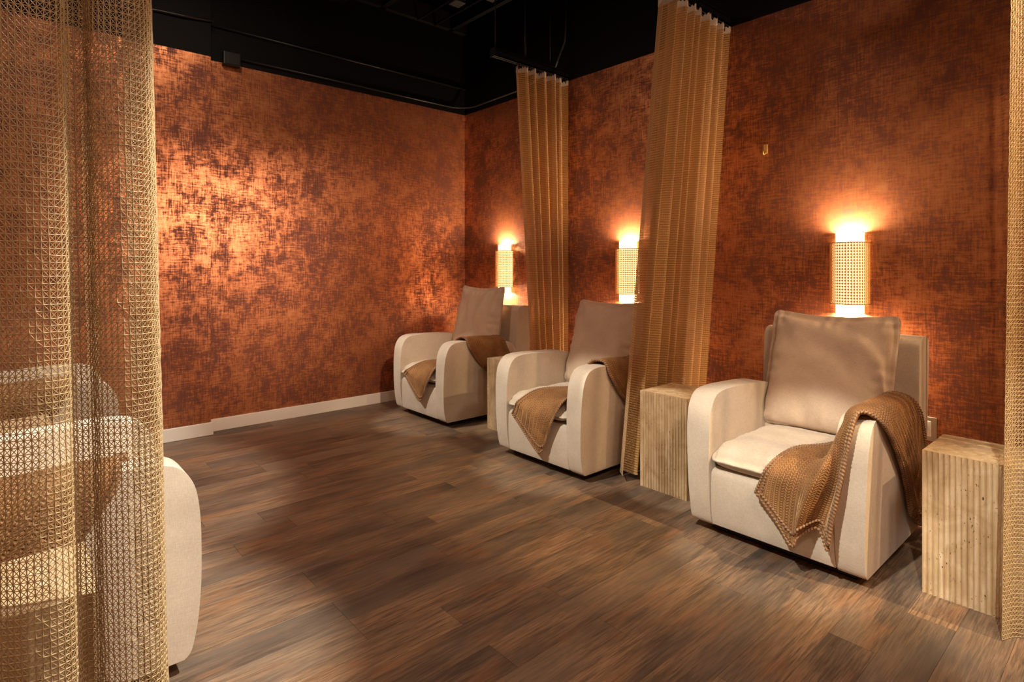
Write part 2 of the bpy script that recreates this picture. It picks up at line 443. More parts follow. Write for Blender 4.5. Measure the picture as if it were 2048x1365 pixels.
# ------------------------------------------------------------------ pipes and boxes on the black band
def pipe(name, pts, r, label, n=8, mat='conduit'):
    return tag(ob(name, bm_tube(pts, r, n), M[mat]), label, 'pipe')
pipe('conduit_pipe', [(XP + 0.02, YW - 0.014, 3.222), (XW - 0.002, YW - 0.014, 3.222)], 0.011, 'upper black conduit running straight along far wall above wallpaper')
bend = [(1.43, YW - 0.014, 3.0), (3.50, YW - 0.014, 3.0)]
for k in range(1, 9):
    a = k / 9 * math.pi / 2
    bend.append((3.50 + 0.205 * math.sin(a), YW - 0.014 - 0.205 * (1 - math.cos(a)), 3.0))
bend += [(3.705, YW - 0.22, 3.0), (3.705, 4.05, 3.012), (3.705, 3.62, 3.10), (3.705, 3.5, 3.3), (3.705, 3.48, 3.8)]
pipe('conduit_pipe', bend, 0.011, 'lower black conduit bending round the corner above the wallpaper')
pipe('conduit_pipe', [(XL + 0.3, YP - 0.014, 3.16), (0.55, YP - 0.014, 3.17), (0.85, YP - 0.014, 3.195), (1.0, YP - 0.02, 3.20), (XP + 0.014, YP - 0.014, 3.222)], 0.012, 'wavy black cable on the pier above wallpaper')
jb = tag(ob('junction_box', bm_box((1.298, YW - 0.06, 2.921), (1.43, YW, 3.031), 0.008, 2), M['black_plastic']), 'black square junction box at top edge of far wallpaper', 'junction box')
ob('cover_plate', bm_box((1.306, YW - 0.066, 2.929), (1.422, YW - 0.06, 3.023), 0.004, 1), M['conduit'], jb)
for k, (px, py, lab) in enumerate(((3.32, 4.05, 'small grey ceiling box nearest the far curtain rail'), (3.15, 4.35, 'small grey ceiling box nearer the far wall'))):
    b = tag(ob('ceiling_box', bm_box((px - 0.06, py - 0.06, ZC - 0.05), (px + 0.06, py + 0.06, ZC), 0.006, 1), M['grey_metal']), lab, 'ceiling box')
pipe('strut_channel', [(3.30, YW - 0.05, ZC - 0.012), (3.30, 0.6, ZC - 0.012)], 0.012, 'thin black strut under the ceiling over the far curtain', mat='conduit')
pipe('strut_channel', [(3.10, YW - 0.05, ZC - 0.012), (3.10, 0.6, ZC - 0.012)], 0.010, 'second thin black strut under the ceiling, farther from right wall', mat='conduit')

# ------------------------------------------------------------------ curtains and rails
def rail(x0, x1, y, z, label, rods, hose=None):
    r = empty('curtain_rail', (x0, y, z)); tag(r, label, 'curtain rail', 'curtain rails')
    bm = bmesh.new()
    for lo, hi in (((0, -0.028, 0.045), (x1 - x0, 0.028, 0.06)), ((0, -0.028, 0.0), (x1 - x0, -0.018, 0.05)), ((0, 0.018, 0.0), (x1 - x0, 0.028, 0.05)),
                   ((0, -0.028, 0.0), (x1 - x0, -0.007, 0.008)), ((0, 0.007, 0.0), (x1 - x0, 0.028, 0.008))):
        add_box(bm, lo, hi)
    ob('track', bm, M['rail'], r)
    ob('end_cap', bm_box((-0.008, -0.032, -0.004), (0.0, 0.032, 0.064), 0.002, 1), M['rail'], r)
    for x in rods:
        ob('hanger_rod', bm_tube([(x - x0, 0, 0.06), (x - x0, 0, ZC - z)], 0.005, 6), M['rail'], r)
    if hose:
        ob('power_drop', bm_tube([(hose - x0, 0, 0.06), (hose - x0, 0, 0.25), (hose - x0 - 0.006, 0, 0.45), (hose - x0, 0, ZC - z)], 0.011, 8), M['rail'], r)
    return r

def plan_path(xr, xl, n, amp, y0, seed, over=0.0):
    """fold control points seen from above, from right end to left end"""
    g = np.random.default_rng(seed); pts = []
    m = 2 * n
    for k in range(m + 1):
        f = k / m
        x = xr + (xl - xr) * f
        if 0 < k < m: x += (xl - xr) / m * g.uniform(-0.30, 0.30) + over * (1 if k % 2 else -1)
        a = amp * g.uniform(0.65, 1.2)
        pts.append((x, y0 + (a if k % 2 else -a) * (0.5 if k in (0, m) else 1.0)))
    return np.array(pts)
def cloth_grid(top, bot, z0, z1, cw, ch, ease=1.0, mid=None):
    """points on a hanging cloth: plan curves top and bot blended with height"""
    nt = 500
    A = catmull(top, nt); B = catmull(bot, nt); Mi = catmull(mid, nt) if mid is not None else None
    Lm = np.linalg.norm(np.diff(0.5 * (A + B), axis=0), axis=1); s = np.concatenate([[0], np.cumsum(Lm)]); Ltot = s[-1]
    nc = max(8, int(round(Ltot / cw))); nr = int(round((z1 - z0) / ch))
    ts = np.interp(np.linspace(0, Ltot, nc + 1), s, np.arange(nt))
    def at(Q): return np.stack([np.interp(ts, np.arange(nt), Q[:, 0]), np.interp(ts, np.arange(nt), Q[:, 1])], axis=1)
    a, b = at(A), at(B); c = at(Mi) if Mi is not None else None
    G = np.zeros((nc + 1, nr + 1, 3))
    for j in range(nr + 1):
        f = j / nr                                  # 0 at the top
        if c is None:
            e = f ** ease; xy = a * (1 - e) + b * e
        else:
            xy = a * (1 - f) * (1 - 2 * f) + c * 4 * f * (1 - f) + b * f * (2 * f - 1)
        G[:, j, :2] = xy; G[:, j, 2] = z1 + (z0 - z1) * f
    return G
def header(G, parent, mat='tape', up=0.03, h=0.045):
    """stiff white tape along the top and the little glides that carry it"""
    n = G.shape[0]; P = G[:, 0]
    prof = [h * 0.0 - 0.012, up]
    V, F = [], []
    for i in range(n):
        wob = 0.008 * math.sin(i * 1.7) + 0.004 * math.sin(i * 0.45)
        V += [(P[i][0], P[i][1] - 0.002, P[i][2] - 0.006), (P[i][0], P[i][1] - 0.002, P[i][2] + up + wob), (P[i][0], P[i][1] + 0.002, P[i][2] - 0.006), (P[i][0], P[i][1] + 0.002, P[i][2] + up + wob)]
    for i in range(n - 1):
        a, b = i * 4, i * 4 + 4
        F += [(a, b, b + 1, a + 1), (a + 3, b + 3, b + 2, a + 2), (a + 1, b + 1, b + 3, a + 3), (a, a + 2, b + 2, b)]
    F += [(0, 1, 3, 2), (4 * n - 4, 4 * n - 2, 4 * n - 1, 4 * n - 3)]
    ob('header_tape', me_from('header_tape', V, F), M[mat], parent)
glide_me = None
def glides(parent, xs, y, z0, z1):
    global glide_me
    for x in xs:
        if glide_me is None:
            bm = bm_tube([(0, 0, 0), (0, 0, z1 - z0)], 0.004, 6); glide_me = bpy.data.meshes.new('glide'); bm.to_mesh(glide_me); bm.free(); glide_me.materials.append(M['rail'])
        o = ob('glide', glide_me, None, parent); o.location = (x, y, z0)

def net_curtain(label, top, bot, z0, z1, rx, ry, cw=0.0130, ch=0.0150, mid=None, group='net curtains'):
    c = empty('net_curtain', (0, 0, 0)); tag(c, label, 'curtain', group)
    G = cloth_grid(top, bot, z0, z1, cw, ch, 1.0, mid)
    G += rng.normal(0, 0.0005, G.shape)
    V, F = threads(G, 'vd', {'v': 0.0014, 'd': 0.00095})
    f = ob('mesh_fabric', me_fast('mesh_fabric', V, F), M['thread'], c); f['kind'] = 'stuff'
    V, F = threads(G, 'h', {'h': 0.0013})
    f = ob('cross_threads', me_fast('cross_threads', V, F), M['thread_light'], c); f['kind'] = 'stuff'
    header(G, c); glides(c, rx, ry, z1 + 0.01, z1 + 0.06)
    return c
def woven_curtain(label, top, bot, z0, z1, rx, ry, mid=None, group='net curtains'):
    c = empty('net_curtain', (0, 0, 0)); tag(c, label, 'curtain', group)
    G = cloth_grid(top, bot, z0, z1, 0.006, 0.06, 1.0, mid)
    n, m = G.shape[:2]
    V = G.reshape(-1, 3); I = np.arange(n * m).reshape(n, m)
    F = np.stack([I[:-1, :-1], I[1:, :-1], I[1:, 1:], I[:-1, 1:]], axis=-1).reshape(-1, 4)
    uv = np.zeros((n, m, 2)); uv[..., 0] = np.arange(n)[:, None] * 0.006 / 0.0130; uv[..., 1] = (G[..., 2]) / 0.0150
    f = ob('fabric', me_from('fabric', V, F, uv.reshape(-1, 2), True), M['weave'], c)
    # turned hem at the foot
    Vh, Fh = threads(G[:, -1:].repeat(2, axis=1) + np.array([[[0, 0, 0.0], [0, 0, -0.006]]]), 'h', {'h': 0.003})
    ob('hem', me_fast('hem', Vh, Fh), M['thread'], c)
    header(G, c); glides(c, rx, ry, z1 + 0.01, z1 + 0.06)
    return c

Y1, Y2, Y3, Y4 = 3.47, 1.985, 0.33, 1.50
ZR = 2.955
rail(2.858, XW - 0.01, Y1, ZR, 'black curtain rail hung by rods nearest the far corner', (2.88, 3.49), 3.20)
rail(2.45, XW - 0.01, Y2, ZR, 'black curtain rail hung over the middle curtain', (2.6, 3.3))
rail(2.45, XW - 0.01, Y3, ZR, 'black curtain rail over the curtain at the right edge', (2.6, 3.3))
rail(XL + 0.02, 0.45, Y4, ZR, 'black curtain rail over the sheer curtain at the left edge', (-0.5, 0.3))
# far curtain (first in the row from the corner)
top = plan_path(3.695, 3.10, 6, 0.052, Y1, 3, 0.008); bot = plan_path(3.69, 3.32, 6, 0.065, Y1, 3, 0.008)
woven_curtain('tan net curtain gathered in folds, nearest the far corner', top, bot, 0.02, 2.905, np.linspace(3.12, 3.68, 8), Y1)
# middle curtain: swings past the side table at its foot
top = plan_path(3.695, 2.93, 8, 0.062, Y2, 5, 0.012)
bot = plan_path(3.68, 2.80, 8, 0.056, Y2 + 0.20, 5, 0.010)
woven_curtain('tan net curtain hanging between the middle and nearest right-hand armchairs', top, bot, 0.045, 2.905, np.linspace(2.95, 3.68, 10), Y2)
# nearest curtain of the right row, at the frame edge
top = plan_path(3.69, 2.74, 8, 0.045, Y3 - 0.01, 11); bot = plan_path(3.69, 2.62, 8, 0.05, Y3 - 0.05, 11)
bot[-1] = (2.60, 0.375); bot[-2] = (2.66, 0.345); bot[-3] = (2.72, 0.27); bot[-4] = (2.80, 0.22)
top[-1] = (2.74, 0.362); top[-2] = (2.80, 0.33)
net_curtain('sheer tan net curtain at right edge, in front of fluted table', top, bot, 0.004, 2.905, np.linspace(2.75, 3.68, 9), Y3)
# sheer curtain in the left foreground
vis = [(0.258, 1.550), (0.312, 1.535), (0.288, 1.475), (0.238, 1.462), (0.196, 1.488), (0.182, 1.535), (0.166, 1.552), (0.148, 1.532), (0.142, 1.488),
       (0.112, 1.466), (0.062, 1.474), (0.022, 1.500), (-0.008, 1.530), (-0.030, 1.500), (-0.055, 1.468), (-0.12, 1.472)]
rest = plan_path(-0.17, XL + 0.04, 6, 0.045, Y4, 21)
bot = np.concatenate([np.array(vis) - np.array([0.022, 0.0]), rest])
top = bot.copy(); top[:, 1] = Y4 + (top[:, 1] - Y4) * 0.75; top[:, 0] = XL + 0.04 + (top[:, 0] - XL - 0.04) * 0.938
net_curtain('sheer gold net curtain filling the left foreground', top, bot, 0.01, 2.905, np.linspace(-0.74, 0.27, 10), Y4, 0.0112, 0.0140)

# ------------------------------------------------------------------ recliner armchairs (local: front towards -x, seat centre y = 0)
HWD, AT = 0.3875, 0.108
def outline_arm():
    pts = [(-0.395, 0.047), (-0.425, 0.050), (-0.442, 0.068), (-0.453, 0.11), (-0.463, 0.175), (-0.469, 0.27), (-0.470, 0.375), (-0.466, 0.49), (-0.457, 0.566),
           (-0.443, 0.614), (-0.42, 0.652), (-0.39, 0.676), (-0.34, 0.689), (-0.25, 0.693), (-0.1, 0.688), (0.08, 0.678), (0.17, 0.664), (0.24, 0.640),
           (0.285, 0.596), (0.302, 0.53), (0.306, 0.42), (0.304, 0.25), (0.302, 0.11), (0.295, 0.062), (0.27, 0.05), (0.05, 0.047), (-0.15, 0.047)]
    return catmull(pts, 90, True)
def pillow(w, h, t, fl, nu=72, nv=72, sag=0.0, wrinkle=0.0, flanges=(1, 1, 1, 1), seed=0, ears=0.0, belly=0.0):
    """flanged cushion in the (a,b) plane, thickness along c; returns (V,F) with columns a,b,c"""
    g = np.random.default_rng(seed); a = np.linspace(-1, 1, nu + 1); b = np.linspace(-1, 1, nv + 1)
    A, B = np.meshgrid(a, b, indexing='ij')
    ua = 1 - fl / (w / 2); vb = 1 - fl / (h / 2)
    ia = np.clip(np.abs(A) / ua, 0, 1); ib = np.clip(np.abs(B) / vb, 0, 1)
    body = ((1 - ia ** 3.6) * (1 - ib ** 3.6)) ** 0.36
    th = 0.005 + np.where(body > 0, t / 2 * (0.10 + 0.90 * body) * (1 - belly * B), 0.0)
    X = A * w / 2; Y = B * h / 2
    rc = 0.045                                                   # rounded corners
    qx = np.maximum(np.abs(X) - (w / 2 - rc), 0); qy = np.maximum(np.abs(Y) - (h / 2 - rc), 0)
    k = np.where((qx > 0) & (qy > 0), np.maximum(qx, qy) / (np.hypot(qx, qy) + 1e-9), 1.0)
    X = np.where(k < 1, np.sign(X) * (w / 2 - rc + qx * k), X); Y = np.where(k < 1, np.sign(Y) * (h / 2 - rc + qy * k), Y)
    X = X * (1 - 0.022 * (1 - B ** 2)); Y = Y * (1 - 0.012 * (1 - A ** 2))
    Y = Y - sag * (1 - np.clip(np.abs(A), 0, 1) ** 2.0) * np.clip((B + 0.2) / 1.2, 0, 1)
    Y = Y + ears * np.abs(A) ** 6 * (B > 0) * np.clip(B, 0, 1) ** 4
    wr = np.zeros_like(A)
    if wrinkle > 0:
        for k in range(9):
            ca, cb, ang, fr = g.uniform(-0.8, 0.8), g.uniform(-0.9, 0.9), g.uniform(0, math.pi), g.uniform(6, 11)
            d = (A - ca) * math.cos(ang) + (B - cb) * math.sin(ang); q = -(A - ca) * math.sin(ang) + (B - cb) * math.cos(ang)
            wr += np.sin(d * fr) * np.exp(-(d / 0.24) ** 2 - (q / 0.5) ** 2)
        # gathers along the seam of the flange
        for (q, e) in ((A, ib), (B, ia)):
            wr += 0.55 * np.sin(q * 23 + np.sin(q * 7) * 2) * np.exp(-((e - 0.93) / 0.10) ** 2)
        wr *= wrinkle
    Zt = th + wr; Zb = -th
    n, m = A.shape; V = np.concatenate([np.stack([X, Y, Zt], -1).reshape(-1, 3), np.stack([X, Y, Zb], -1).reshape(-1, 3)])
    I = np.arange(n * m).reshape(n, m); J = I + n * m
    F = [np.stack([I[:-1, :-1], I[1:, :-1], I[1:, 1:], I[:-1, 1:]], -1).reshape(-1, 4), np.stack([J[:-1, :-1], J[:-1, 1:], J[1:, 1:], J[1:, :-1]], -1).reshape(-1, 4)]
    for e1, e2 in ((I[:, 0], J[:, 0]), (I[-1, :], J[-1, :]), (I[::-1, -1], J[::-1, -1]), (I[0, ::-1], J[0, ::-1])):
        F.append(np.stack([e1[:-1], e2[:-1], e2[1:], e1[1:]], -1))
    return V, np.concatenate(F)

def recliner(loc, rz, label, lift=0.0, lean=0.0, group='beige recliner armchairs'):
    r = empty('recliner_armchair', loc, rz); tag(r, label, 'armchair', group)
    key = 'arm'
    if key not in SH:
        prof = outline_arm()
        for s, k in ((-1, 'armn'), (1, 'armf')):
            y0, y1 = sorted((s * HWD, s * (HWD - AT)))
            bm = bm_profile(prof, y0, y1, 0.026, 5)
            for v in bm.verts:                                   # arms swell outwards a little towards the top
                out = min(1.0, max(0.0, (abs(v.co.y) - (HWD - AT)) / AT)); v.co.y += s * 0.016 * out * min(1.0, max(0.0, (v.co.z - 0.15) / 0.45))
            me = bpy.data.meshes.new('arm'); bm.to_mesh(me); bm.free(); me.materials.append(M['linen']); SH[k] = me
        yi = HWD - AT - 0.002
        fp = catmull([(-0.425, 0.056), (-0.444, 0.068), (-0.454, 0.12), (-0.459, 0.20), (-0.456, 0.29), (-0.446, 0.318), (-0.42, 0.33), (-0.36, 0.332), (-0.25, 0.33), (-0.24, 0.2), (-0.25, 0.07), (-0.30, 0.056)], 44, True)
        bm = bm_profile(fp, -yi, yi, 0.012, 3); me = bpy.data.meshes.new('front_panel'); bm.to_mesh(me); bm.free(); me.materials.append(M['linen']); SH['panel'] = me
        bm = bm_box((-0.405, -yi, 0.325), (0.30, yi, 0.375), 0.01, 2, True); me = bpy.data.meshes.new('seat_deck'); bm.to_mesh(me); bm.free(); me.materials.append(M['deck']); SH['deck'] = me
        # seat cushion
        V, F = pillow(0.556, 0.63, 0.135, 0.016, sag=0.0, wrinkle=0.0035, seed=4)
        W = np.empty_like(V); W[:, 1] = V[:, 0]; W[:, 0] = -V[:, 1] - 0.160; W[:, 2] = V[:, 2] + 0.407
        fr = np.clip((-W[:, 0] - 0.36) / 0.10, 0, 1); W[:, 2] -= 0.030 * fr ** 2
        me = me_fast('seat_cushion', W, F[:, ::-1], True); me.materials.append(M['linen']); SH['seat'] = me
        # back shell
        sp = catmull([(0.312, 0.10), (0.314, 0.40), (0.320, 0.65), (0.334, 0.88), (0.346, 0.930), (0.378, 0.955), (0.44, 0.957), (0.485, 0.945), (0.503, 0.89), (0.485, 0.65), (0.465, 0.40), (0.450, 0.10), (0.43, 0.07), (0.33, 0.07)], 70, True)
        bm = bm_profile(sp, -HWD + 0.004, HWD - 0.004, 0.034, 4)
        me = bpy.data.meshes.new('backrest'); bm.to_mesh(me); bm.free(); me.materials.append(M['linen']); SH['shell'] = me
        bm = bm_box((-0.36, -0.33, 0.0), (0.38, 0.33, 0.022), 0.006, 1); add_box(bm, (-0.30, -0.27, 0.022), (0.33, 0.27, 0.055))
        me = bpy.data.meshes.new('base'); bm.to_mesh(me); bm.free(); me.materials.append(M['black_plastic']); SH['base'] = me
        SH['arm'] = True
    ob('base', SH['base'], None, r); ob('arm', SH['armn'], None, r); ob('arm', SH['armf'], None, r)
    ob('front_panel', SH['panel'], None, r); ob('seat_deck', SH['deck'], None, r); ob('seat_cushion', SH['seat'], None, r); ob('backrest', SH['shell'], None, r)
    V, F = pillow(0.628, 0.668, 0.175, 0.030, sag=0.020, wrinkle=0.0085, seed=int(loc[1] * 10) + 2, ears=0.006, belly=0.30)
    ang = R(17) + lean
    W = np.empty_like(V); hgt = V[:, 1] + 0.33
    nx, nz = -math.cos(ang), math.sin(ang)
    W[:, 1] = V[:, 0]
    W[:, 0] = 0.125 + hgt * math.sin(ang) + V[:, 2] * nx; W[:, 2] = 0.425 + lift + hgt * math.cos(ang) + V[:, 2] * nz
    ob('back_cushion', me_fast('back_cushion', W, F, True), M['linen_warm_fill'], r)
    return r
SH = {}
CH1 = (3.015, 1.175); CH2 = (3.035, 2.69); CH3 = (3.10, 4.21)
recliner((*CH1, 0), 0, 'beige recliner armchair nearest on the right wall, under the full cane sconce')
recliner((*CH2, 0), 0, 'beige recliner armchair between the two gathered curtains')
recliner((*CH3, 0), R(0), 'beige recliner armchair in the far corner', 0.055, R(-6))
recliner((0.006, 2.455, 0), math.pi, 'beige recliner armchair behind the left curtain, its arm showing past it')
recliner((0.006, 4.19, 0), math.pi, 'beige recliner armchair deep behind the left curtain, against the far wall')

# ------------------------------------------------------------------ fluted travertine tables (front towards -x locally)
TW, TD, THT = 0.312, 0.335, 0.570
def table_mesh():
    n = 17; p = TW / n; k = 6; pts = []
    for i in range(n):
        for j in range(k):
            f = j / k; pts.append((-TD / 2 + 0.0072 * math.sin(math.pi * f) ** 0.8, TW / 2 - (i + f) * p))
    pts.append((-TD / 2, -TW / 2)); pts.append((TD / 2, -TW / 2)); pts.append((TD / 2, TW / 2))
    bm = bmesh.new()
    A = [bm.verts.new((x, y, 0)) for x, y in pts]; B = [bm.verts.new((x, y, THT)) for x, y in pts]
    m = len(A)
    for i in range(m): bm.faces.new((A[i], A[(i + 1) % m], B[(i + 1) % m], B[i]))
    bm.faces.new(B); bm.faces.new(A[::-1]); bmesh.ops.recalc_face_normals(bm, faces=bm.faces[:])
    me = bpy.data.meshes.new('fluted_table'); bm.to_mesh(me); bm.free(); me.materials.append(M['travertine']); return me
tab_me = table_mesh()
def table(x, y, rz, label):
    o = ob('fluted_side_table', tab_me, None); o.location = (x, y, 0); o.rotation_euler = (0, 0, rz)
    return tag(o, label, 'side table', 'fluted travertine side tables')
table(2.755 + TD / 2, 0.487, 0, 'fluted travertine side table nearest the camera, partly behind the right curtain')
table(2.84 + TD / 2, 1.913, 0, 'fluted travertine side table beside the middle curtain')
table(2.93 + TD / 2, 3.475, 0, 'fluted travertine side table by the farthest armchair')
table(0.16 - TD / 2, 1.745, math.pi, 'fluted travertine side table close behind the left curtain')
table(0.16 - TD / 2, 3.52, math.pi, 'fluted travertine side table between the two left-hand armchairs')

# ------------------------------------------------------------------ blankets (control rows in chair-local coordinates)
def blanket(ctrl, origin, mir, label, nu=46, nv=64):
    Q = np.array(ctrl, float)                                   # rows (s) x cols (t) x 3
    sw = np.clip((-Q[..., 1] - (HWD - AT)) / AT, 0, 1) * np.clip((Q[..., 2] - 0.15) / 0.45, 0, 1)
    Q[..., 1] -= 0.018 * sw; Q[..., 2] += 0.004 * (Q[..., 2] > 0.66)   # follow the swell of the arm
    cols = np.stack([catmull(Q[:, j], nv) for j in range(Q.shape[1])], axis=1)
    G = np.stack([catmull(cols[i], nu) for i in range(nv)], axis=0)
    if mir: G = G * np.array([-1, 1, 1])
    n, m = G.shape[:2]
    V = G.reshape(-1, 3); I = np.arange(n * m).reshape(n, m)
    F = np.stack([I[:-1, :-1], I[:-1, 1:], I[1:, 1:], I[1:, :-1]], -1).reshape(-1, 4)
    if mir: F = F[:, ::-1]
    su = np.concatenate([[0], np.cumsum(np.linalg.norm(np.diff(G[:, m // 2], axis=0), axis=1))])
    mid = n // 2; sv = np.concatenate([[0], np.cumsum(np.linalg.norm(np.diff(G[mid], axis=0), axis=1))])
    uv = np.zeros((n, m, 2)); uv[..., 0] = sv[None, :]; uv[..., 1] = su[:, None]
    e = empty('throw_blanket', (*origin, 0)); tag(e, label, 'blanket', 'brown throw blankets')
    c = ob('cloth', me_from('cloth', V, F, uv.reshape(-1, 2), True), M['blanket'], e)
    md = c.modifiers.new('thickness', 'SOLIDIFY'); md.thickness = 0.010; md.offset = 1.0
    # braided hem: two beaded cords round the border
    bord = np.concatenate([G[0, :-1], G[:-1, -1], G[-1, :0:-1], G[:0:-1, 0]])
    inner = np.concatenate([G[2, :-1], G[:-1, -3], G[-3, :0:-1], G[:0:-1, 2]])
    for k, path in enumerate((bord, inner)):
        L = np.concatenate([[0], np.cumsum(np.linalg.norm(np.diff(path, axis=0), axis=1))]); N = int(L[-1] / 0.006)
        tt = np.linspace(0, L[-1], N); P = np.stack([np.interp(tt, L, path[:, q]) for q in range(3)], 1)
        d = np.gradient(P, axis=0); d /= np.linalg.norm(d, axis=1, keepdims=True) + 1e-9
        a = np.cross(d, np.array([0.3, 0.5, 0.81])); a /= np.linalg.norm(a, axis=1, keepdims=True) + 1e-9; b = np.cross(d, a)
        rr = (0.0062 + 0.0022 * np.sin(tt / 0.016 * 2 * math.pi + k * 2))[:, None]
        ring = np.stack([P + a * rr * math.cos(q) + b * rr * math.sin(q) for q in np.arange(6) * math.pi / 3], 1)
        J = np.arange(N * 6).reshape(N, 6); J2 = np.roll(J, -1, axis=1)
        Fh = np.stack([J[:-1], J2[:-1], J2[1:], J[1:]], -1).reshape(-1, 4)
        uvh = np.zeros((N, 6, 2)); uvh[..., 1] = tt[:, None]; uvh[..., 0] = np.arange(6)[None] / 6
        ob('hem', me_from('hem', ring.reshape(-1, 3), Fh, uvh.reshape(-1, 2), True), M['hem'], e)
    return e
yn = -HWD                                                        # outer face of the near arm
# columns t: front edge -> rear edge
B1 = [
 [(-0.530, -0.275, 0.158), (-0.492, -0.222, 0.222), (-0.552, -0.168, 0.182), (-0.560, -0.146, 0.142), (-0.520, -0.060, 0.215), (-0.510, 0.030, 0.300)],
 [(-0.530, -0.292, 0.280), (-0.490, -0.250, 0.310), (-0.585, -0.198, 0.300), (-0.545, -0.150, 0.270), (-0.520, -0.060, 0.300), (-0.508, 0.010, 0.350)],
 [(-0.525, -0.312, 0.400), (-0.490, -0.282, 0.415), (-0.580, -0.240, 0.425), (-0.535, -0.170, 0.405), (-0.515, -0.080, 0.408), (-0.490, -0.020, 0.428)],
 [(-0.505, -0.325, 0.520), (-0.485, -0.295, 0.510), (-0.525, -0.270, 0.520), (-0.450, -0.190, 0.475), (-0.400, -0.110, 0.478), (-0.330, -0.060, 0.482)],
 [(-0.490, -0.335, 0.620), (-0.465, -0.290, 0.600), (-0.440, -0.270, 0.590), (-0.330, -0.225, 0.495), (-0.220, -0.190, 0.490), (-0.130, -0.160, 0.490)],
 [(-0.445, -0.340, 0.690), (-0.400, -0.310, 0.690), (-0.340, -0.280, 0.680), (-0.220, -0.262, 0.600), (-0.080, -0.258, 0.580), (0.040, -0.262, 0.580)],
 [(-0.420, -0.350, 0.712), (-0.370, -0.330, 0.715), (-0.290, -0.310, 0.716), (-0.150, -0.300, 0.712), (-0.020, -0.295, 0.705), (0.120, -0.295, 0.698)],
 [(-0.395, yn + 0.010, 0.703), (-0.335, yn + 0.012, 0.710), (-0.250, yn + 0.012, 0.712), (-0.120, yn + 0.012, 0.708), (0.010, yn + 0.012, 0.702), (0.150, yn + 0.012, 0.692)],
 [(-0.330, yn - 0.016, 0.650), (-0.280, yn - 0.020, 0.645), (-0.200, yn - 0.018, 0.650), (-0.080, yn - 0.020, 0.650), (0.050, yn - 0.018, 0.640), (0.180, yn - 0.018, 0.630)],
 [(-0.220, yn - 0.018, 0.560), (-0.170, yn - 0.030, 0.550), (-0.100, yn - 0.022, 0.550), (0.000, yn - 0.034, 0.550), (0.120, yn - 0.024, 0.540), (0.240, yn - 0.022, 0.530)],
 [(-0.090, yn - 0.018, 0.430), (-0.040, yn - 0.040, 0.420), (0.020, yn - 0.022, 0.420), (0.100, yn - 0.044, 0.410), (0.200, yn - 0.026, 0.400), (0.300, yn - 0.024, 0.390)],
 [(0.010, yn - 0.018, 0.290), (0.050, yn - 0.048, 0.280), (0.100, yn - 0.024, 0.270), (0.170, yn - 0.050, 0.250), (0.260, yn - 0.028, 0.240), (0.350, yn - 0.026, 0.230)],
 [(0.060, yn - 0.020, 0.180), (0.100, yn - 0.052, 0.150), (0.150, yn - 0.026, 0.120), (0.220, yn - 0.052, 0.085), (0.310, yn - 0.030, 0.060), (0.390, yn - 0.028, 0.045)],
]
B2 = [
 [(-0.500, -0.105, 0.155), (-0.505, -0.090, 0.140), (-0.508, -0.070, 0.133), (-0.505, -0.020, 0.160), (-0.503, 0.060, 0.225), (-0.500, 0.188, 0.327)],
 [(-0.503, -0.150, 0.260), (-0.505, -0.130, 0.250), (-0.512, -0.105, 0.250), (-0.508, -0.045, 0.265), (-0.505, 0.040, 0.310), (-0.500, 0.160, 0.375)],
 [(-0.505, -0.200, 0.370), (-0.508, -0.180, 0.365), (-0.515, -0.150, 0.365), (-0.510, -0.080, 0.375), (-0.505, 0.010, 0.400), (-0.490, 0.130, 0.425)],
 [(-0.475, -0.240, 0.465), (-0.470, -0.215, 0.468), (-0.460, -0.180, 0.470), (-0.430, -0.110, 0.478), (-0.390, -0.020, 0.482), (-0.340, 0.090, 0.485)],
 [(-0.400, -0.260, 0.520), (-0.380, -0.255, 0.510), (-0.350, -0.240, 0.495), (-0.290, -0.190, 0.492), (-0.220, -0.120, 0.492), (-0.140, -0.040, 0.492)],
 [(-0.330, -0.268, 0.620), (-0.300, -0.266, 0.610), (-0.250, -0.264, 0.590), (-0.170, -0.258, 0.560), (-0.080, -0.240, 0.520), (0.020, -0.210, 0.500)],
 [(-0.270, -0.300, 0.708), (-0.230, -0.296, 0.708), (-0.180, -0.292, 0.708), (-0.100, -0.286, 0.700), (0.000, -0.280, 0.690), (0.110, -0.276, 0.680)],
 [(-0.250, yn + 0.014, 0.712), (-0.210, yn + 0.014, 0.714), (-0.150, yn + 0.012, 0.712), (-0.070, yn + 0.012, 0.708), (0.040, yn + 0.012, 0.702), (0.150, yn + 0.012, 0.694)],
 [(-0.230, yn - 0.018, 0.640), (-0.190, yn - 0.020, 0.640), (-0.130, yn - 0.018, 0.640), (-0.040, yn - 0.024, 0.635), (0.060, yn - 0.018, 0.630), (0.170, yn - 0.018, 0.620)],
 [(-0.130, yn - 0.018, 0.510), (-0.080, yn - 0.030, 0.505), (-0.020, yn - 0.020, 0.500), (0.060, yn - 0.034, 0.495), (0.150, yn - 0.022, 0.490), (0.250, yn - 0.020, 0.480)],
 [(0.010, yn - 0.018, 0.380), (0.050, yn - 0.036, 0.370), (0.100, yn - 0.022, 0.360), (0.160, yn - 0.040, 0.350), (0.230, yn - 0.024, 0.340), (0.310, yn - 0.022, 0.330)],
 [(0.090, yn - 0.018, 0.270), (0.130, yn - 0.040, 0.255), (0.170, yn - 0.022, 0.240), (0.220, yn - 0.042, 0.225), (0.280, yn - 0.024, 0.210), (0.350, yn - 0.022, 0.200)],
]
def shifted(B, fn): return [[fn(*p, i) for p in row] for i, row in enumerate(B)]
blanket(B1, CH1, False, 'brown plush throw over the nearest right-hand armchair, two points hanging in front')
blanket(B2, CH2, False, 'brown plush throw over the armchair between the curtains, one point hanging in front')
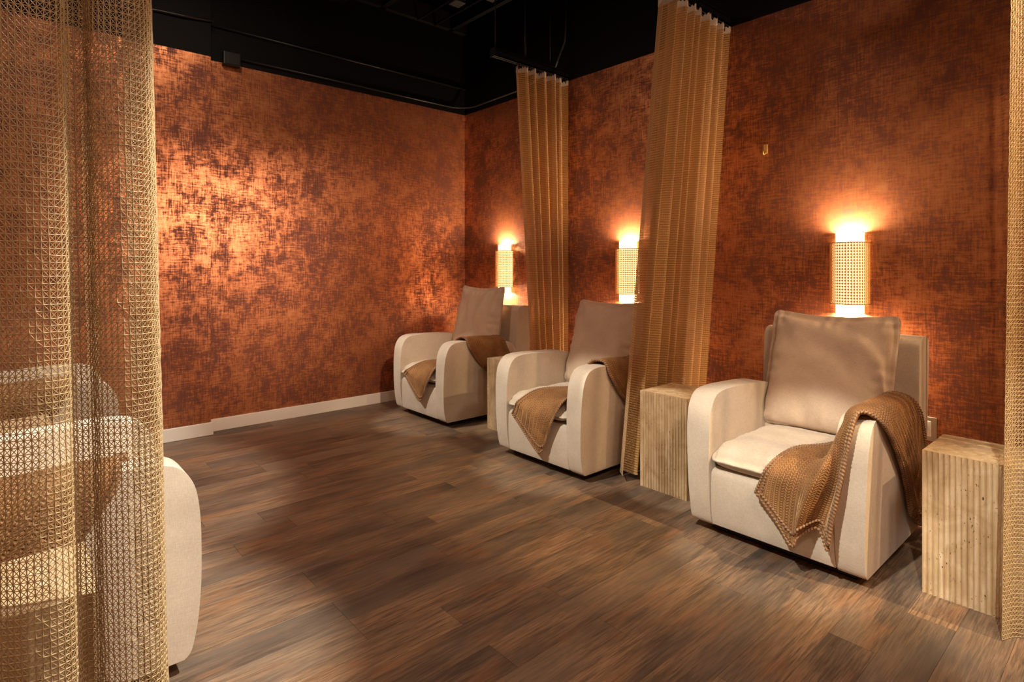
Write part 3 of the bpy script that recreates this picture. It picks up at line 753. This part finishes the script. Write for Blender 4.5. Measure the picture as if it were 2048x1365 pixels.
B3 = shifted(B2, lambda x, y, z, i: (x, y - (0.02 if i < 4 else 0), z + (0.055 if i == 0 else 0.03 if i == 1 else 0.0)))
blanket(B3, CH3, False, 'brown plush throw over the armchair in the far corner')
blanket(B2, (0.006, 2.455), True, 'brown throw over the near arm of the armchair just behind left curtain')
blanket(B3, (0.006, 4.19), True, 'brown throw on the armchair deep behind the left curtain')

# ------------------------------------------------------------------ cane wall sconces
sc_cache = {}
def arc_grid(w, depth, z0, z1, nc, nr):
    """half-oval shade standing off a wall whose room side is -x"""
    G = np.zeros((nc + 1, nr + 1, 3))
    for i in range(nc + 1):
        a = math.pi * i / nc
        G[i, :, 0] = -depth * math.sin(a) ** 0.85 if 0 < i < nc else 0.0
        G[i, :, 1] = w / 2 * math.cos(a)
    G[:, :, 2] = np.linspace(z0, z1, nr + 1)[None]
    return G
def sconce(y, z, label):
    r = empty('wall_sconce', (XW, y, z)); tag(r, label, 'wall lamp', 'cane wall sconces')
    if not sc_cache:
        bm = bm_box((-0.012, -0.05, -0.12), (0.0, 0.05, 0.12), 0.004, 1); me = bpy.data.meshes.new('back_plate'); bm.to_mesh(me); bm.free(); me.materials.append(M['brass']); sc_cache['plate'] = me
        G = arc_grid(0.148, 0.075, -0.236, 0.236, 24, 1); n, m = G.shape[:2]; I = np.arange(n * m).reshape(n, m)
        F = np.stack([I[:-1, :-1], I[1:, :-1], I[1:, 1:], I[:-1, 1:]], -1).reshape(-1, 4)
        me = me_fast('diffuser', G.reshape(-1, 3), F, True); me.materials.append(M['glow']); sc_cache['diff'] = me
        G = arc_grid(0.204, 0.105, -0.178, 0.178, 42, 42)
        GL = arc_grid(0.196, 0.100, -0.176, 0.176, 24, 1); n, m = GL.shape[:2]; I = np.arange(n * m).reshape(n, m)
        F = np.stack([I[:-1, :-1], I[1:, :-1], I[1:, 1:], I[:-1, 1:]], -1).reshape(-1, 4)
        me = me_fast('liner', GL.reshape(-1, 3), F, True); me.materials.append(M['liner']); sc_cache['liner'] = me
        V, F = threads(G[::2, ::2], 'hvd', {'h': 0.0030, 'v': 0.0026, 'd': 0.0019})
        me = me_fast('cane_shade', V, F); me.materials.append(M['cane']); sc_cache['cane'] = me
        for k, zz in (('rim_t', 0.178), ('rim_b', -0.178)):
            P = arc_grid(0.206, 0.106, 0, 0, 24, 1)[:, 0]; bm = bm_tube([(p[0], p[1], zz) for p in P], 0.0035, 6); me = bpy.data.meshes.new('rim'); bm.to_mesh(me); bm.free(); me.materials.append(M['rim']); sc_cache[k] = me
    ob('back_plate', sc_cache['plate'], None, r); d = ob('diffuser', sc_cache['diff'], None, r); d['label'] = 'glowing white inner tube'
    s = ob('cane_shade', sc_cache['cane'], None, r); s['label'] = 'woven cane outer shade'
    ob('liner', sc_cache['liner'], None, s); ob('rim', sc_cache['rim_t'], None, s); ob('rim', sc_cache['rim_b'], None, s)
    for dz in (0.195, -0.195):
        L = bpy.data.lights.new('sconce_bulb', 'POINT'); L.energy = 85.0; L.color = (1.0, 0.72, 0.47); L.shadow_soft_size = 0.045
        lo = bpy.data.objects.new('sconce_bulb', L); C.objects.link(lo); lo.parent = r; lo.location = (-0.04, 0, dz)
    return r
sconce(1.22, 1.268, 'glowing cane wall sconce above the nearest armchair')
sconce(2.815, 1.272, 'glowing cane wall sconce above the middle armchair, beside the long curtain')
sconce(4.315, 1.290, 'glowing cane wall sconce in the far corner, half hidden by curtain')

# ------------------------------------------------------------------ small wall fittings
def hook(y, z, label):
    h = empty('wall_hook', (XW, y, z)); tag(h, label, 'hook', 'brass wall hooks')
    ob('plate', bm_box((-0.005, -0.013, -0.03), (0, 0.013, 0.03), 0.002, 2), M['brass'], h)
    ob('prong', bm_tube([(-0.004, 0, -0.018), (-0.012, 0, -0.034), (-0.024, 0, -0.040), (-0.034, 0, -0.033), (-0.037, 0, -0.018)], 0.0035, 8), M['brass'], h)
hook(1.72, 2.075, 'small brass hook on the bare wall right of middle curtain')
hook(2.215, 2.02, 'small brass hook half seen through the middle curtain')
def outlet(y, z, label, plugged):
    o = empty('wall_outlet', (XW, y, z)); tag(o, label, 'outlet')
    ob('steel_plate', bm_box((-0.007, -0.062, -0.064), (0, 0.062, 0.064), 0.002, 1), M['steel'], o)
    ob('receptacle', bm_box((-0.010, -0.036, -0.042), (-0.006, 0.036, 0.042), 0.002, 1), M['socket'], o)
    for zz in (-0.024, 0.012):
        for yy in (-0.012, 0.012): ob('slot', bm_box((-0.0108, yy - 0.0015, zz), (-0.0098, yy + 0.0015, zz + 0.010)), M['plug'], o)
    for zz in (-0.055, 0.055):
        ob('screw', bm_tube([(-0.009, 0, zz), (-0.006, 0, zz)], 0.003, 8), M['steel'], o)
    if plugged:
        p = ob('plug', bm_box((-0.040, -0.016, 0.002), (-0.010, 0.016, 0.034), 0.006, 2, True), M['plug'], o)
        ob('cord', bm_tube([(-0.038, 0, 0.016), (-0.05, 0.004, 0.005), (-0.055, 0.015, -0.03), (-0.05, 0.04, -0.10), (-0.035, 0.08, -0.22), (-0.03, 0.12, -0.36)], 0.004, 6), M['plug'], p)
outlet(0.862, 0.437, 'steel wall outlet with black plug beside the nearest armchair', True)
outlet(2.335, 0.447, 'steel wall outlet seen through the middle curtain', False)
